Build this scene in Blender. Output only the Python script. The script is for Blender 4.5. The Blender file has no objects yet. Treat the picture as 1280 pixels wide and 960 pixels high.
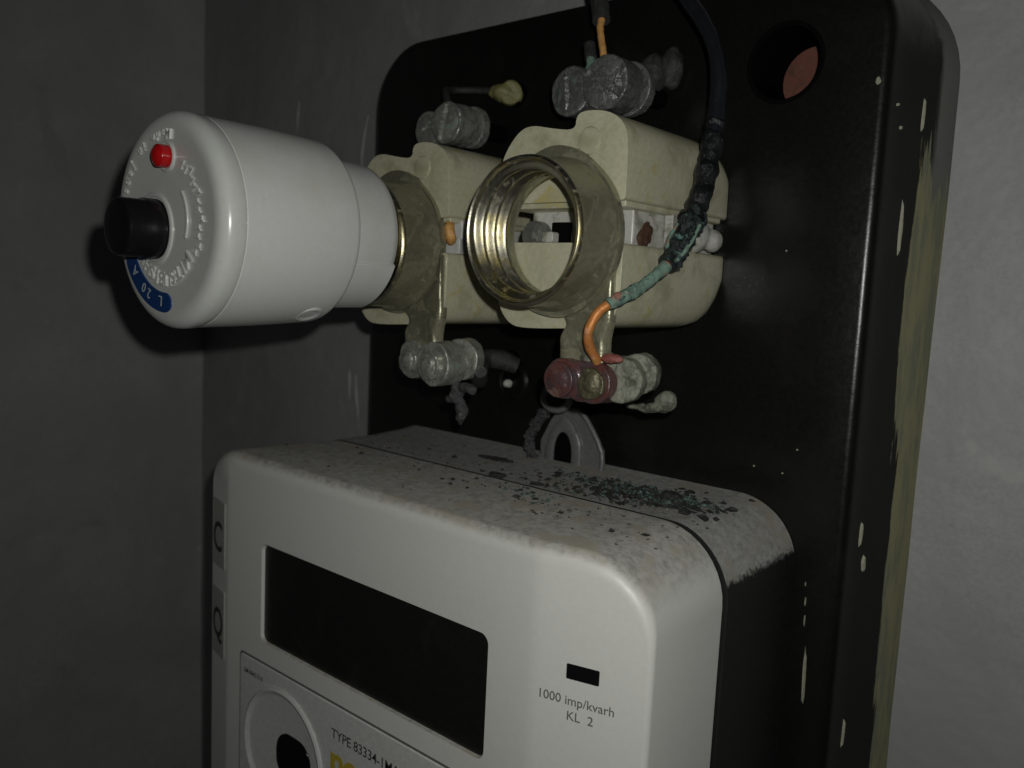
import bpy, bmesh, math, random
from mathutils import Vector, Matrix, noise
random.seed(7)
S = 0.001                      # everything below is written in millimetres
sc = bpy.context.scene
C = sc.collection
R = math.radians
PI = math.pi

# ------------------------------------------------------------ camera, light, exposure
cd = bpy.data.cameras.new('camera'); cam = bpy.data.objects.new('camera', cd); C.objects.link(cam)
X = Vector((1240, 180, -1047)).normalized()
Y = Vector((895, -78, 1047)); Y = (Y - X*Y.dot(X)).normalized()
Z = X.cross(Y)
if Z.y > 0: Z = -Z
right = Vector((X[0], Y[0], Z[0])); up = -Vector((X[1], Y[1], Z[1])); back = -Vector((X[2], Y[2], Z[2]))
M = Matrix((right, up, back)).transposed().to_4x4()
M.translation = Vector((108.58, -128.71, -11.24))*S
cam.matrix_world = M
cd.sensor_width = 36; cd.lens = 1047/1280*36
cd.clip_start = 0.005; cd.clip_end = 20
cd.dof.use_dof = True; cd.dof.focus_distance = 0.172; cd.dof.aperture_fstop = 24
sc.camera = cam
sc.view_settings.view_transform = 'Standard'; sc.view_settings.look = 'None'
sc.view_settings.exposure = 0; sc.view_settings.gamma = 1
w = bpy.data.worlds.new('World'); sc.world = w; w.use_nodes = True
w.node_tree.nodes['Background'].inputs[0].default_value = (.9, .97, 1, 1)
w.node_tree.nodes['Background'].inputs[1].default_value = 0.0065
ld = bpy.data.lights.new('phone_flash', 'SPOT'); lo = bpy.data.objects.new('phone_flash', ld); C.objects.link(lo)
ld.energy = 0.68; ld.shadow_soft_size = 0.0016; ld.spot_size = R(142); ld.spot_blend = 1.0
ld.color = (1.0, .992, .962)
lm = M.copy(); lm.translation = M.translation + right*.0065 + up*.0095
aim = Vector((.13, -.03, -1)).normalized()          # flash throws a little to the right of the lens axis
rot = (right*aim.x + up*aim.y + back*aim.z).to_track_quat('-Z', 'Y')
lo.matrix_world = Matrix.Translation(lm.translation) @ rot.to_matrix().to_4x4()

# ------------------------------------------------------------ materials
def mat(name, col, rough=.5, metal=0., spots=(), bump=(), dust=None, spec=.5, coat=0., var=1.):
    """spots: (colour, scale per mm, low, high, detail[, roughness]); bump: (scale, mm); dust: (colour, normal z low, high, scale)"""
    m = bpy.data.materials.new(name); m.use_nodes = True
    nt = m.node_tree; N = nt.nodes; L = nt.links
    b = N['Principled BSDF']; b.inputs['Metallic'].default_value = metal
    b.inputs['Specular IOR Level'].default_value = spec; b.inputs['Coat Weight'].default_value = coat
    tc = N.new('ShaderNodeTexCoord'); mp = N.new('ShaderNodeMapping'); mp.inputs['Scale'].default_value = (1000,)*3
    L.new(tc.outputs['Object'], mp.inputs['Vector'])
    def nz(scale, detail=4, rgh=.6, dist=0):
        n = N.new('ShaderNodeTexNoise'); n.inputs['Scale'].default_value = scale; n.inputs['Detail'].default_value = detail
        n.inputs['Roughness'].default_value = rgh; n.inputs['Distortion'].default_value = dist
        L.new(mp.outputs[0], n.inputs['Vector']); return n.outputs['Fac']
    def ramp(src, lo_, hi_):
        r = N.new('ShaderNodeMapRange'); r.inputs[1].default_value = lo_; r.inputs[2].default_value = hi_; r.interpolation_type = 'SMOOTHSTEP'
        L.new(src, r.inputs[0]); return r.outputs[0]
    def mixc(fac, a, bcol):
        x = N.new('ShaderNodeMix'); x.data_type = 'RGBA'; L.new(fac, x.inputs[0])
        if hasattr(a, 'links'): L.new(a, x.inputs[6])
        else: x.inputs[6].default_value = (*a, 1)
        if hasattr(bcol, 'links'): L.new(bcol, x.inputs[7])
        else: x.inputs[7].default_value = (*bcol, 1)
        return x.outputs[2]
    def mixf(fac, a, v):
        x = N.new('ShaderNodeMix'); L.new(fac, x.inputs[0])
        if hasattr(a, 'links'): L.new(a, x.inputs[2])
        else: x.inputs[2].default_value = a
        x.inputs[3].default_value = v; return x.outputs[0]
    cur = col; rg = rough; mt = metal
    fine = ramp(nz(.9, 6, .7), .3, .7)
    cur = mixc(fine, tuple(c*(1-.1*var) for c in col), tuple(min(1, c*(1+.07*var)) for c in col))
    rg = mixf(fine, rough, min(1, rough*1.18))
    for s in spots:
        f = ramp(nz(s[1], s[4] if len(s) > 4 else 4, .62, .6), s[2], s[3])
        cur = mixc(f, cur, s[0])
        if len(s) > 5: rg = mixf(f, rg, s[5]); mt = mixf(f, mt, 0.)
    if dust:
        g = N.new('ShaderNodeNewGeometry'); sp = N.new('ShaderNodeSeparateXYZ'); L.new(g.outputs['Normal'], sp.inputs[0])
        ad = N.new('ShaderNodeMath'); ad.operation = 'MULTIPLY_ADD'
        L.new(nz(dust[3], 6, .7), ad.inputs[0]); ad.inputs[1].default_value = .3; L.new(sp.outputs[2], ad.inputs[2])
        f = ramp(ad.outputs[0], dust[1]+.15, dust[2]+.15)
        dc = mixc(ramp(nz(.5, 6, .75), .38, .68), dust[0], tuple(c*.6 for c in dust[0]))
        dc = mixc(ramp(nz(.13, 4, .6), .5, .66), dc, tuple(c*q for c, q in zip(dust[0], (.82, .78, .68))))
        cur = mixc(f, cur, dc); rg = mixf(f, rg, .95); mt = mixf(f, mt, 0.)
    L.new(cur, b.inputs['Base Color'])
    if hasattr(rg, 'links'): L.new(rg, b.inputs['Roughness'])
    if hasattr(mt, 'links'): L.new(mt, b.inputs['Metallic'])
    prev = None
    for sc_, mm in bump:
        bp = N.new('ShaderNodeBump'); bp.inputs['Strength'].default_value = 1; bp.inputs['Distance'].default_value = mm*S
        L.new(nz(sc_, 5, .65), bp.inputs['Height'])
        if prev: L.new(prev, bp.inputs['Normal'])
        prev = bp.outputs[0]
    if prev: L.new(prev, b.inputs['Normal'])
    m['nodes_ok'] = 1
    return m, dict(N=N, L=L, mp=mp, b=b, nz=nz, ramp=ramp, mixc=mixc, tc=tc, mixf=mixf)

def simple(*a, **k): return mat(*a, **k)[0]
white_plastic = simple('white_plastic', (.62, .625, .585), .38, bump=((.25, .03), (3, .006)),
                       dust=((.47, .465, .425), .32, .78, .3), var=.25)
breaker_white = simple('breaker_white', (.56, .57, .545), .30, bump=((.12, .05), (2.5, .004)), spots=(((.51, .515, .465), .05, .45, .75, 3), ((.42, .41, .34), .35, .70, .78, 6)), var=.3, coat=.15)
cap_white = simple('cap_white', (.52, .535, .50), .22, bump=((1.2, .006),), coat=.2, var=.3)
base_black = simple('base_black', (.009, .009, .0085), .5, bump=((2, .02),), dust=((.36, .36, .34), .23, .35, .7))
base_dummy = 0
board_mat, bn = mat('board_black', (.0065, .0065, .006), .27, bump=((.05, .25), (2.2, .012)), spots=(((.010, .010, .009), .05, .5, .75, 4),), spec=.4)
ceramic = simple('cream_ceramic', (.47, .46, .325), .33, bump=((.2, .12), (1.5, .02)), spots=(
    ((.33, .33, .215), .09, .46, .68, 5, .5), ((.43, .38, .17), .13, .56, .7, 4), ((.12, .11, .07), .55, .70, .78, 6, .8)), coat=.2)
glaze = simple('pale_glaze', (.46, .46, .42), .3, bump=((.3, .05),), spots=(((.2, .2, .15), .2, .5, .66, 5),))
shell_out = simple('dusty_nickel', (.36, .345, .235), .40, .78, bump=((.25, .10), (2.6, .03)), spots=(
    ((.11, .11, .065), .13, .48, .68, 6, .6), ((.22, .20, .15), .3, .62, .7, 6, .8), ((.04, .042, .03), .7, .64, .72, 5, .8), ((.40, .38, .27), 1.1, .70, .75, 5, .3)), coat=.35)
shell_in = simple('thread_nickel', (.40, .385, .30), .30, 1., bump=((3.2, .035),), spots=(((.14, .13, .085), .5, .55, .8, 6, .5), ((.5, .43, .2), .1, .5, .7, 3)))
strip_metal = simple('olive_strip_metal', (.38, .375, .26), .34, .78, bump=((.4, .15), (3, .03)), spots=(
    ((.13, .125, .075), .2, .5, .66, 6, .7), ((.045, .045, .035), .6, .64, .71, 6, .8)), coat=.3)
lead = simple('dull_lead_metal', (.42, .43, .38), .36, .75, bump=((.45, .15), (2.2, .05)), spots=(
    ((.14, .145, .12), .3, .45, .65, 6, .7), ((.13, .2, .17), .22, .62, .7, 5, .8), ((.05, .05, .045), .8, .62, .7, 6, .8)))
grey_metal = simple('grey_crusted_metal', (.26, .265, .25), .3, .72, bump=((.5, .4), (1.8, .12), (5, .03)), spots=(
    ((.08, .082, .08), .3, .48, .62, 6, .75), ((.1, .15, .125), .25, .62, .7, 5, .8)))
red_film = simple('red_sealing_film', (.10, .036, .03), .3, bump=((.35, .25), (2, .04)), spots=(
    ((.06, .045, .052), .12, .42, .6, 4), ((.15, .095, .08), .2, .62, .75, 3)), coat=.3)
brass_dull = simple('dark_brass', (.13, .12, .07), .4, .5, bump=((.7, .3),), spots=(((.3, .28, .2), .6, .6, .7, 5),))
crust = simple('pale_crust', (.22, .225, .175), .55, .2, bump=((.9, .35),), spots=(((.09, .10, .07), .35, .45, .62, 5),))
black_plastic = simple('black_button_plastic', (.008, .008, .009), .18, bump=((2, .006),))
red_plastic = simple('red_button_plastic', (.42, .006, .008), .22, bump=((2, .006),))
blue_print = simple('blue_print', (.008, .04, .15), .35)
white_print = simple('white_print', (.42, .48, .48), .5)
black_print = simple('black_print', (.03, .03, .028), .6)
grey_print = simple('grey_print', (.12, .12, .11), .6)
yellow_print = simple('yellow_print', (.46, .36, .04), .5, spots=(((.5, .28, .03), .3, .5, .7),))
window_glass = simple('window_glass', (.0105, .0105, .010), .32, bump=((1, .01),), spots=(((.017, .017, .016), .05, .5, .8, 4, .42), ((.07, .07, .06), 1.6, .74, .78, 5, .9)))
window_dark = simple('window_dark', (.006, .006, .007), .12)
gap_black = simple('gap_black', (.004, .004, .004), .9, spec=0.)
paper = simple('grey_paper', (.34, .345, .31), .6, bump=((1, .02),))
plate_mat = simple('plate_plastic', (.55, .56, .53), .4, bump=((.5, .01),))
cable_black = simple('cable_black', (.010, .011, .014), .3, bump=((.3, .2), (2, .05)))
tape_black = simple('tape_black', (.006, .007, .008), .2, bump=((.6, .5), (2.4, .12)))
frayed = simple('frayed_green_black', (.012, .02, .02), .35, bump=((.8, .8), (2.5, .2)), spots=(
    ((.10, .22, .19), .5, .60, .66, 5, .9), ((.28, .32, .28), .8, .68, .73, 4, .8)))
verdigris = simple('verdigris_wire', (.15, .24, .185), .75, bump=((.8, .3), (3, .08)), spots=(
    ((.09, .15, .12), .5, .48, .6, 5), ((.30, .14, .09), .22, .56, .64, 4, .6), ((.02, .055, .055), .45, .56, .64, 5), ((.33, .40, .30), .5, .62, .72, 4)))
copper = simple('copper_wire', (.55, .22, .06), .45, .35, bump=((1.5, .1),), spots=(
    ((.60, .30, .20), .2, .52, .66, 4, .6), ((.20, .07, .03), .7, .6, .7, 5), ((.5, .27, .03), .15, .55, .65, 3)))
orange_plastic = simple('orange_copper', (.62, .33, .10), .5, bump=((1, .1),), spots=(((.4, .22, .06), .4, .5, .7),))
dark_wire = simple('dusty_dark_wire', (.028, .028, .028), .6, bump=((.8, .3),), spots=(((.06, .06, .055), .5, .5, .7),))
hanger_steel = simple('hanger_steel', (.20, .205, .205), .34, .4, bump=((1.5, .04),), spots=(((.1, .1, .1), .3, .5, .7, 5, .7),))
rough_dark = simple('crusty_dark_wire', (.05, .05, .052), .6, bump=((1.2, .6),), spots=(((.16, .16, .155), 1.0, .6, .68, 5, .9),))
yellow_cap = simple('yellowed_cap', (.20, .19, .07), .5, bump=((.4, .2),), spots=(((.27, .26, .15), .3, .5, .7),))
brick_red = simple('brick_red', (.15, .055, .038), .9, bump=((.6, .4),), spots=(((.09, .045, .03), .2, .45, .65, 5), ((.14, .11, .085), .3, .62, .7, 4)))
rust = simple('rust_brown', (.07, .032, .016), .8, bump=((1, .3),), spots=(((.04, .02, .01), .4, .5, .65, 5), ((.25, .22, .15), .3, .6, .7)))
wall_paint, wn = mat('grey_wall_paint', (.30, .303, .298), .5, bump=((.012, 2.6), (.05, .2), (.9, .008)), spots=(
    ((.26, .265, .262), .012, .4, .65, 5), ((.335, .335, .31), .03, .58, .72, 4), ((.22, .22, .215), .06, .69, .76, 6)))
side_paint, _ = mat('side_wall_paint', (.38, .39, .38), .6, bump=((.012, 2.2), (.06, .5), (.8, .02)), spots=(
    ((.32, .33, .32), .01, .4, .65, 5), ((.42, .43, .41), .05, .66, .74, 5), ((.30, .31, .30), .03, .62, .7, 6)))
paint_fleck = simple('paint_fleck', (.30, .30, .22), .6, bump=((1, .2),))
green_crumb = simple('green_crumb', (.055, .09, .082), .8, spots=(((.13, .19, .165), 1.2, .5, .6), ((.012, .02, .02), .5, .5, .58)))
black_crumb = simple('black_crumb', (.022, .022, .02), .7)
grit_mat = simple('grit', (.28, .27, .20), .9, spots=(((.08, .075, .06), .4, .42, .52),))
# dried wall paint smeared over the outer rim of the black board
N_, L_ = bn['N'], bn['L']
sep = N_.new('ShaderNodeSeparateXYZ'); L_.new(bn['mp'].outputs[0], sep.inputs[0])
def mth(op, a, b_=None, c_=None):
    n = N_.new('ShaderNodeMath'); n.operation = op
    for i, v in enumerate((a, b_, c_)):
        if v is None: continue
        if hasattr(v, 'links'): L_.new(v, n.inputs[i])
        else: n.inputs[i].default_value = v
    return n.outputs[0]
def stretched(sx, sz, det=5):
    mp2 = N_.new('ShaderNodeMapping'); mp2.inputs['Scale'].default_value = (sx, sx, sz); L_.new(bn['mp'].outputs[0], mp2.inputs[0])
    n = N_.new('ShaderNodeTexNoise'); n.inputs['Scale'].default_value = 1; n.inputs['Detail'].default_value = det; n.inputs['Roughness'].default_value = .65
    L_.new(mp2.outputs[0], n.inputs['Vector']); return n.outputs['Fac']
sx_ = mth('ADD', sep.outputs[0], -32); sy_ = mth('ADD', sep.outputs[1], 80); sz_ = mth('ADD', sep.outputs[2], -60)
edge = mth('MULTIPLY_ADD', stretched(.35, .03), 7.0, mth('ADD', sy_, -3.5))          # depth plus wavy brush edge
low = bn['ramp'](sz_, 24, 8)                                         # the yellowish coat only below the top corner
edge_y = mth('ADD', edge, mth('MULTIPLY', bn['ramp'](sz_, -10, -110), -3.6))
right_side = bn['ramp'](sx_, 44, 46)
f_y = mth('MULTIPLY', mth('MULTIPLY', bn['ramp'](edge_y, 70.2, 70.7), bn['ramp'](mth('MULTIPLY_ADD', stretched(.55, .04), 46, mth('MULTIPLY_ADD', sz_, -1, mth('MULTIPLY', mth('ADD', sy_, -76), -.8))), 6, 8)), right_side)
f_g = mth('MULTIPLY', mth('MULTIPLY', bn['ramp'](edge, 73.5, 75.5), bn['ramp'](sz_, -2, 14)), right_side)
top_haze = mth('MULTIPLY', bn['ramp'](mth('MULTIPLY_ADD', stretched(.2, .1), 14, sz_), 48, 62), mth('MULTIPLY', right_side, bn['ramp'](sy_, 60.2, 62)))
c0 = bn['b'].inputs['Base Color'].links[0].from_socket
c1 = bn['mixc'](mth('MAXIMUM', f_g, mth('MULTIPLY', top_haze, .55)), c0, (.135, .14, .125))
ycol = bn['mixc'](bn['ramp'](stretched(.5, .06), .42, .62), (.225, .22, .125), (.16, .168, .115))
c2 = bn['mixc'](f_y, c1, ycol)
L_.new(c2, bn['b'].inputs['Base Color'])
r0 = bn['b'].inputs['Roughness'].links[0].from_socket
L_.new(bn['mixf'](mth('MAXIMUM', f_y, f_g), r0, .75), bn['b'].inputs['Roughness'])

# ------------------------------------------------------------ mesh helpers (coordinates in mm)
def link(name, me, m, parent=None, sharp=38):
    o = bpy.data.objects.new(name, me); C.objects.link(o)
    if m and not me.materials: me.materials.append(m)
    for p in me.polygons: p.use_smooth = True
    try: me.set_sharp_from_angle(angle=R(sharp))
    except Exception: pass
    if parent: o.parent = parent
    return o
def mesh(name, verts, faces, m, parent=None, off=None, sharp=38, fix=True):
    if off is None: off = parent.get('org', (0, 0, 0)) if parent else (0, 0, 0)
    me = bpy.data.meshes.new(name)
    me.from_pydata([((v[0]-off[0])*S, (v[1]-off[1])*S, (v[2]-off[2])*S) for v in verts], [], faces)
    if fix:
        bm = bmesh.new(); bm.from_mesh(me); bmesh.ops.recalc_face_normals(bm, faces=bm.faces); bm.to_mesh(me); bm.free()
    me.update()
    return link(name, me, m, parent, sharp)
def thing(name, label, cat, org=(0, 0, 0), group=None):
    o = bpy.data.objects.new(name, None); C.objects.link(o); o.empty_display_size = .01
    o.location = [c*S for c in org]; o['org'] = org; o['label'] = label; o['category'] = cat
    if group: o['group'] = group
    return o
def tag(o, label, cat, group=None):
    o['label'] = label; o['category'] = cat
    if group: o['group'] = group
    return o
def bevel(o, w_, seg=3, ang=35):
    b = o.modifiers.new('bevel', 'BEVEL'); b.width = w_*S; b.segments = seg; b.limit_method = 'ANGLE'; b.angle_limit = R(ang); b.harden_normals = False
    return o
def loft(rings, cap0=True, cap1=True, closed=True):
    n = len(rings[0]); v = [p for r in rings for p in r]; f = []
    for i in range(len(rings)-1):
        for j in range(n if closed else n-1):
            a = i*n+j; b = i*n+(j+1) % n
            f.append((a, b, b+n, a+n))
    if cap0: f.append(tuple(range(n))[::-1])
    if cap1: f.append(tuple(range((len(rings)-1)*n, len(rings)*n)))
    return v, f
def rrect(xl, xr, zb, zt, rad, n=8):
    """rounded outline in XZ; rad = (br, tr, tl, bl)"""
    out = []
    for k, (cx, cz, r) in enumerate(((xr-rad[0], zb+rad[0], rad[0]), (xr-rad[1], zt-rad[1], rad[1]), (xl+rad[2], zt-rad[2], rad[2]), (xl+rad[3], zb+rad[3], rad[3]))):
        a0 = -PI/2 + k*PI/2
        for i in range(n+1):
            a = a0 + PI/2*i/n; out.append((cx+r*math.cos(a), cz+r*math.sin(a)))
    return out
def lathe(name, prof, m, parent, axis_o=(0, 0), seg=96, closed=False, jit=0, sharp=38):
    """prof: (radius, y) around an axis parallel to Y"""
    rings = []
    for r, y in prof:
        ring = []
        for k in range(seg):
            a = 2*PI*k/seg
            q = r + (jit*noise.noise(Vector((math.cos(a)*2, math.sin(a)*2, y*.15))) if jit else 0)
            ring.append((axis_o[0]+q*math.cos(a), y, axis_o[1]+q*math.sin(a)))
        rings.append(ring)
    v, f = loft(rings, not closed, not closed)
    if closed:
        n = seg; L0 = (len(rings)-1)*n
        f += [(L0+j, L0+(j+1) % n, (j+1) % n, j) for j in range(n)]
    return mesh(name, v, f, m, parent, off=(0, 0, 0) if parent is None else None, sharp=sharp)
def catmull(pts, sub=8):
    P = [Vector(p) for p in pts]; P = [P[0]*2-P[1]] + P + [P[-1]*2-P[-2]]; out = []
    for i in range(1, len(P)-2):
        for k in range(sub):
            t = k/sub; a, b, c, d = P[i-1], P[i], P[i+1], P[i+2]
            out.append(.5*((2*b) + (c-a)*t + (2*a-5*b+4*c-d)*t*t + (3*b-a-3*c+d)*t**3))
    out.append(P[-2]); return out
def tube_geo(pts, rad, seg=14, sub=8, wob=0, wf=.5, flat=1.):
    P = catmull(pts, sub); n = len(P); rings = []; up_ = Vector((.13, .2, .97)).normalized()
    for i, p in enumerate(P):
        t = (P[min(i+1, n-1)]-P[max(i-1, 0)]).normalized()
        s = t.cross(up_); s = s.normalized() if s.length > 1e-3 else Vector((1, 0, 0)); u = s.cross(t).normalized(); up_ = u
        r = rad(i/(n-1)) if callable(rad) else rad
        ring = []
        for k in range(seg):
            a = 2*PI*k/seg; d = s*math.cos(a)+u*math.sin(a)*flat
            q = r + (wob*noise.noise((p+d*r)*wf) if wob else 0)
            ring.append(tuple(p+d*q))
        rings.append(ring)
    return loft(rings)
def tube(name, pts, rad, m, parent=None, **k):
    v, f = tube_geo(pts, rad, **k); return mesh(name, v, f, m, parent)
def prism(name, outline, y0, y1, m, parent=None, bev=0, seg=3, inset_back=0):
    cx = sum(p[0] for p in outline)/len(outline); cz = sum(p[1] for p in outline)/len(outline)
    r0 = [(x, y0, z) for x, z in outline]
    r1 = [(cx+(x-cx)*(1-inset_back), y1, cz+(z-cz)*(1-inset_back)) for x, z in outline]
    v, f = loft([r0, r1]); o = mesh(name, v, f, m, parent)
    if bev: bevel(o, bev, seg)
    return o
def blob(name, balls, m, parent=None, voxel=.35, amp=.25, freq=.35, smooth=3, amp2=.08, origin=True):
    """balls: ((x,y,z),(rx,ry,rz)[,z-rotation]) merged into one skin"""
    bm = bmesh.new()
    for b in balls:
        if b[1][0] == 'c':                     # ('c', radius, half depth): short cylinder along Y
            bmesh.ops.create_cone(bm, cap_ends=True, segments=40, radius1=b[1][1], radius2=b[1][1], depth=2*b[1][2], matrix=Matrix.Translation(Vector(b[0])) @ Matrix.Rotation(b[2] if len(b) > 2 else 0, 4, 'Z') @ Matrix.Rotation(PI/2, 4, 'X'))
            continue
        mtx = Matrix.Translation(Vector(b[0])) @ Matrix.Rotation(b[2] if len(b) > 2 else 0, 4, 'Z') @ Matrix.Diagonal((*b[1], 1))
        bmesh.ops.create_icosphere(bm, subdivisions=3, radius=1, matrix=mtx)
    me = bpy.data.meshes.new('tmp'); bm.to_mesh(me); bm.free()
    o = bpy.data.objects.new('tmp', me); C.objects.link(o)
    r = o.modifiers.new('r', 'REMESH'); r.mode = 'VOXEL'; r.voxel_size = voxel
    s = o.modifiers.new('s', 'SMOOTH'); s.iterations = smooth; s.factor = .6
    dg = bpy.context.evaluated_depsgraph_get(); ev = o.evaluated_get(dg); em = ev.to_mesh()
    vs = []
    for v in em.vertices:
        c = v.co; nn = v.normal
        d = amp*noise.noise(c*freq) + amp2*noise.noise(c*freq*4)
        vs.append(tuple(c+nn*d))
    fs = [tuple(p.vertices) for p in em.polygons]
    ev.to_mesh_clear(); bpy.data.objects.remove(o); bpy.data.meshes.remove(me)
    return mesh(name, vs, fs, m, parent, sharp=80)
def text(name, body, size, loc, m, parent=None, rotz=0., extrude=.03, tilt=0., spacing=1., off=None, bold=0., sx=1.):
    cu = bpy.data.curves.new('t', 'FONT'); cu.body = body; cu.size = size; cu.extrude = extrude; cu.space_character = spacing; cu.offset = bold; cu.resolution_u = 4
    o = bpy.data.objects.new('t', cu); C.objects.link(o)
    dg = bpy.context.evaluated_depsgraph_get(); me = bpy.data.meshes.new_from_object(o.evaluated_get(dg))
    bpy.data.objects.remove(o)
    mt = Matrix.Translation(Vector(loc)) @ Matrix.Rotation(rotz, 4, 'Z') @ Matrix.Rotation(PI/2, 4, 'X') @ Matrix.Rotation(tilt, 4, 'Z') @ Matrix.Diagonal((sx, 1, 1, 1))
    if off is None: off = parent.get('org', (0, 0, 0)) if parent else (0, 0, 0)
    me.transform(mt); me.transform(Matrix.Translation(-Vector(off))); me.transform(Matrix.Scale(S, 4))
    me.materials.clear(); me.materials.append(m)
    o = bpy.data.objects.new(name, me); C.objects.link(o)
    if parent: o.parent = parent
    return o
def arc_text(name, body, r, a0, step, size, y, m, parent, inward=False, extrude=.3, bold=0.):
    """letters set round the Y axis, angle measured in XZ; joined into one part"""
    vs, fs = [], []
    for k, ch in enumerate(body):
        if ch == ' ': continue
        cu = bpy.data.curves.new('t', 'FONT'); cu.body = ch; cu.size = size; cu.extrude = extrude; cu.align_x = 'CENTER'; cu.resolution_u = 4; cu.offset = bold
        o = bpy.data.objects.new('t', cu); C.objects.link(o)
        dg = bpy.context.evaluated_depsgraph_get(); me = bpy.data.meshes.new_from_object(o.evaluated_get(dg)); bpy.data.objects.remove(o)
        a = a0 + step*k
        turn = (a - PI/2) if not inward else (a + PI/2)       # tops outward / tops inward
        mt = Matrix.Translation((r*math.cos(a), y, r*math.sin(a))) @ Matrix.Rotation(PI/2, 4, 'X') @ Matrix.Rotation(turn, 4, 'Z')
        n0 = len(vs)
        vs += [tuple(mt @ v.co) for v in me.vertices]; fs += [tuple(i+n0 for i in p.vertices) for p in me.polygons]
    return mesh(name, vs, fs, m, parent, off=(0, 0, 0), fix=False)
def boolean(o, cutters):
    for c in cutters:
        b = o.modifiers.new('b', 'BOOLEAN'); b.operation = 'DIFFERENCE'; b.object = c; b.solver = 'EXACT'
    dg = bpy.context.evaluated_depsgraph_get(); me = bpy.data.meshes.new_from_object(o.evaluated_get(dg))
    o.modifiers.clear(); o.data = me
    for c in cutters: bpy.data.objects.remove(c)
    for p in me.polygons: p.use_smooth = True
    me.set_sharp_from_angle(angle=R(30))

# ------------------------------------------------------------ walls
def sheet(name, fn, nu, nv, m):
    v = [fn(i/nu, j/nv) for i in range(nu+1) for j in range(nv+1)]
    f = [(i*(nv+1)+j, (i+1)*(nv+1)+j, (i+1)*(nv+1)+j+1, i*(nv+1)+j+1) for i in range(nu) for j in range(nv)]
    o = mesh(name, v, f, m, fix=False); o['kind'] = 'structure'; return o
def wob(x, z):   # z counted from the sheet's foot
    x = x + 262
    return wob0(x, z)
def wob0(x, z): return 1.2*noise.noise(Vector((x*.02, z*.012, 3))) + .35*noise.noise(Vector((x*.09, z*.05, 9)))
sheet('back_wall', lambda u, v: (-262+740*u, 80 + wob0(u*740, v*800), -480+800*v), 220, 200, wall_paint)
def sidef(u, v):
    y = 84-700*u; z = -480+800*v
    return (-262 + 1.5*noise.noise(Vector((y*.015, z*.01, 5))) + .4*noise.noise(Vector((y*.06, z*.05, 5))) - 1.5*math.exp(-((y-80)/6)**2)*0, y, z)
sheet('side_wall', sidef, 180, 180, side_paint)

bw = bpy.data.objects['back_wall']
for pts_, r_ in (([(-144.5, 50), (-147, 40), (-147.6, 33), (-146.5, 24), (-145.2, 17)], 1.0), ([(-147.6, -48), (-147.2, -56), (-146, -63), (-144.4, -72)], 1.1), ([(-151.6, -46), (-151.3, -58)], 1.3), ([(-189, 60), (-190.4, 52), (-190, 44)], .9)):
    v, f = tube_geo([(x, 80.2 + wob(x, z+480) + .1, z) for x, z in pts_], lambda t: r_*(.35+.65*math.sin(PI*min(1, .12+t))), seg=10, wob=.3, wf=.3)
    mesh('paint_drip', v, f, wall_paint, bw, sharp=80)
# ------------------------------------------------------------ black board
bd = thing('meter_board', 'glossy black moulded board on the wall with paint smeared down its right rim', 'meter board', (-32, 80, -60))
def board_ring(y, ins, r, rb=20):
    return [(x, y, z) for x, z in rrect(-122+ins, 57.5-ins, -300+ins, 64.8-ins*.1, (rb, r, r, rb), 12)]
rings = [board_ring(81, 0, 26)]
for y, ins, r in ((79, 0.2, 26), (74, 2.4, 25), (69, 4.6, 23), (64.5, 6.3, 21), (61, 7.6, 20)): rings.append(board_ring(y, ins, r))
for k in range(1, 6):
    a = k/5*PI/2; rings.append(board_ring(61-3*math.sin(a), 7.6+2.4*(1-math.cos(a)), 19.5))
v, f = loft(rings, cap0=False)
body = mesh('board_body', v, f, board_mat, bd, sharp=45)
def cyl_cut(x, z, r, y0, y1, seg=40):
    rg = [[(x+r*math.cos(2*PI*k/seg), y, z+r*math.sin(2*PI*k/seg)) for k in range(seg)] for y in (y0, y1)]
    v, f = loft(rg); o = mesh('cut', v, f, None); o.data.materials.clear(); return o
cuts = [cyl_cut(26.5, 41.8, 8.7, 50, 90), cyl_cut(-52, 43, 3.4, 50, 90), cyl_cut(-50, -34, 4.4, 50, 90)]
bp = body.location.copy(); body.parent = None; body.location = bd.location
body.data.update(); bpy.context.view_layer.update(); boolean(body, cuts); body.parent = bd; body.location = (0, 0, 0)
# moulded collars round the cable holes
def collar(x, z, r0, r1, h):
    return lathe('hole_collar', [(r0, 58.2), (r0, 58-h), (r0+.5, 58-h-.3), (r1-.5, 58-h-.2), (r1, 58-h+.4), (r1+.4, 58.2)], board_mat, bd, (x, z), 64, closed=True)
lathe('hole_tube', [(7.9, 58.4), (8.0, 57.95), (8.4, 57.8), (8.9, 57.85), (9.3, 58.3), (8.69, 58.3), (8.6, 79), (7.9, 79)], gap_black, bd, (26.5, 41.8), 64, closed=True)
o = prism('brick_behind_hole', rrect(16, 42, 32, 54, (2, 2, 2, 2), 2), 76, 79.2, brick_red, bd)
def fleck(x, y, z, w_, h_, d=.35, lean=0.):
    n = 11; ring0, ring1 = [], []
    for k in range(n):
        a = 2*PI*k/n; q = 1+.45*noise.noise(Vector((x+k, z*3+k*1.7, y)))
        px = math.cos(a)*w_*q/2; pz = math.sin(a)*h_*q/2
        ring0.append((x+px+lean*pz, y, z+pz)); ring1.append((x+px*.5+lean*pz*.7, y-d, z+pz*.7))
    v, f = loft([ring0, ring1]); return mesh('paint_fleck', v, f, paint_fleck, bd)
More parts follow.
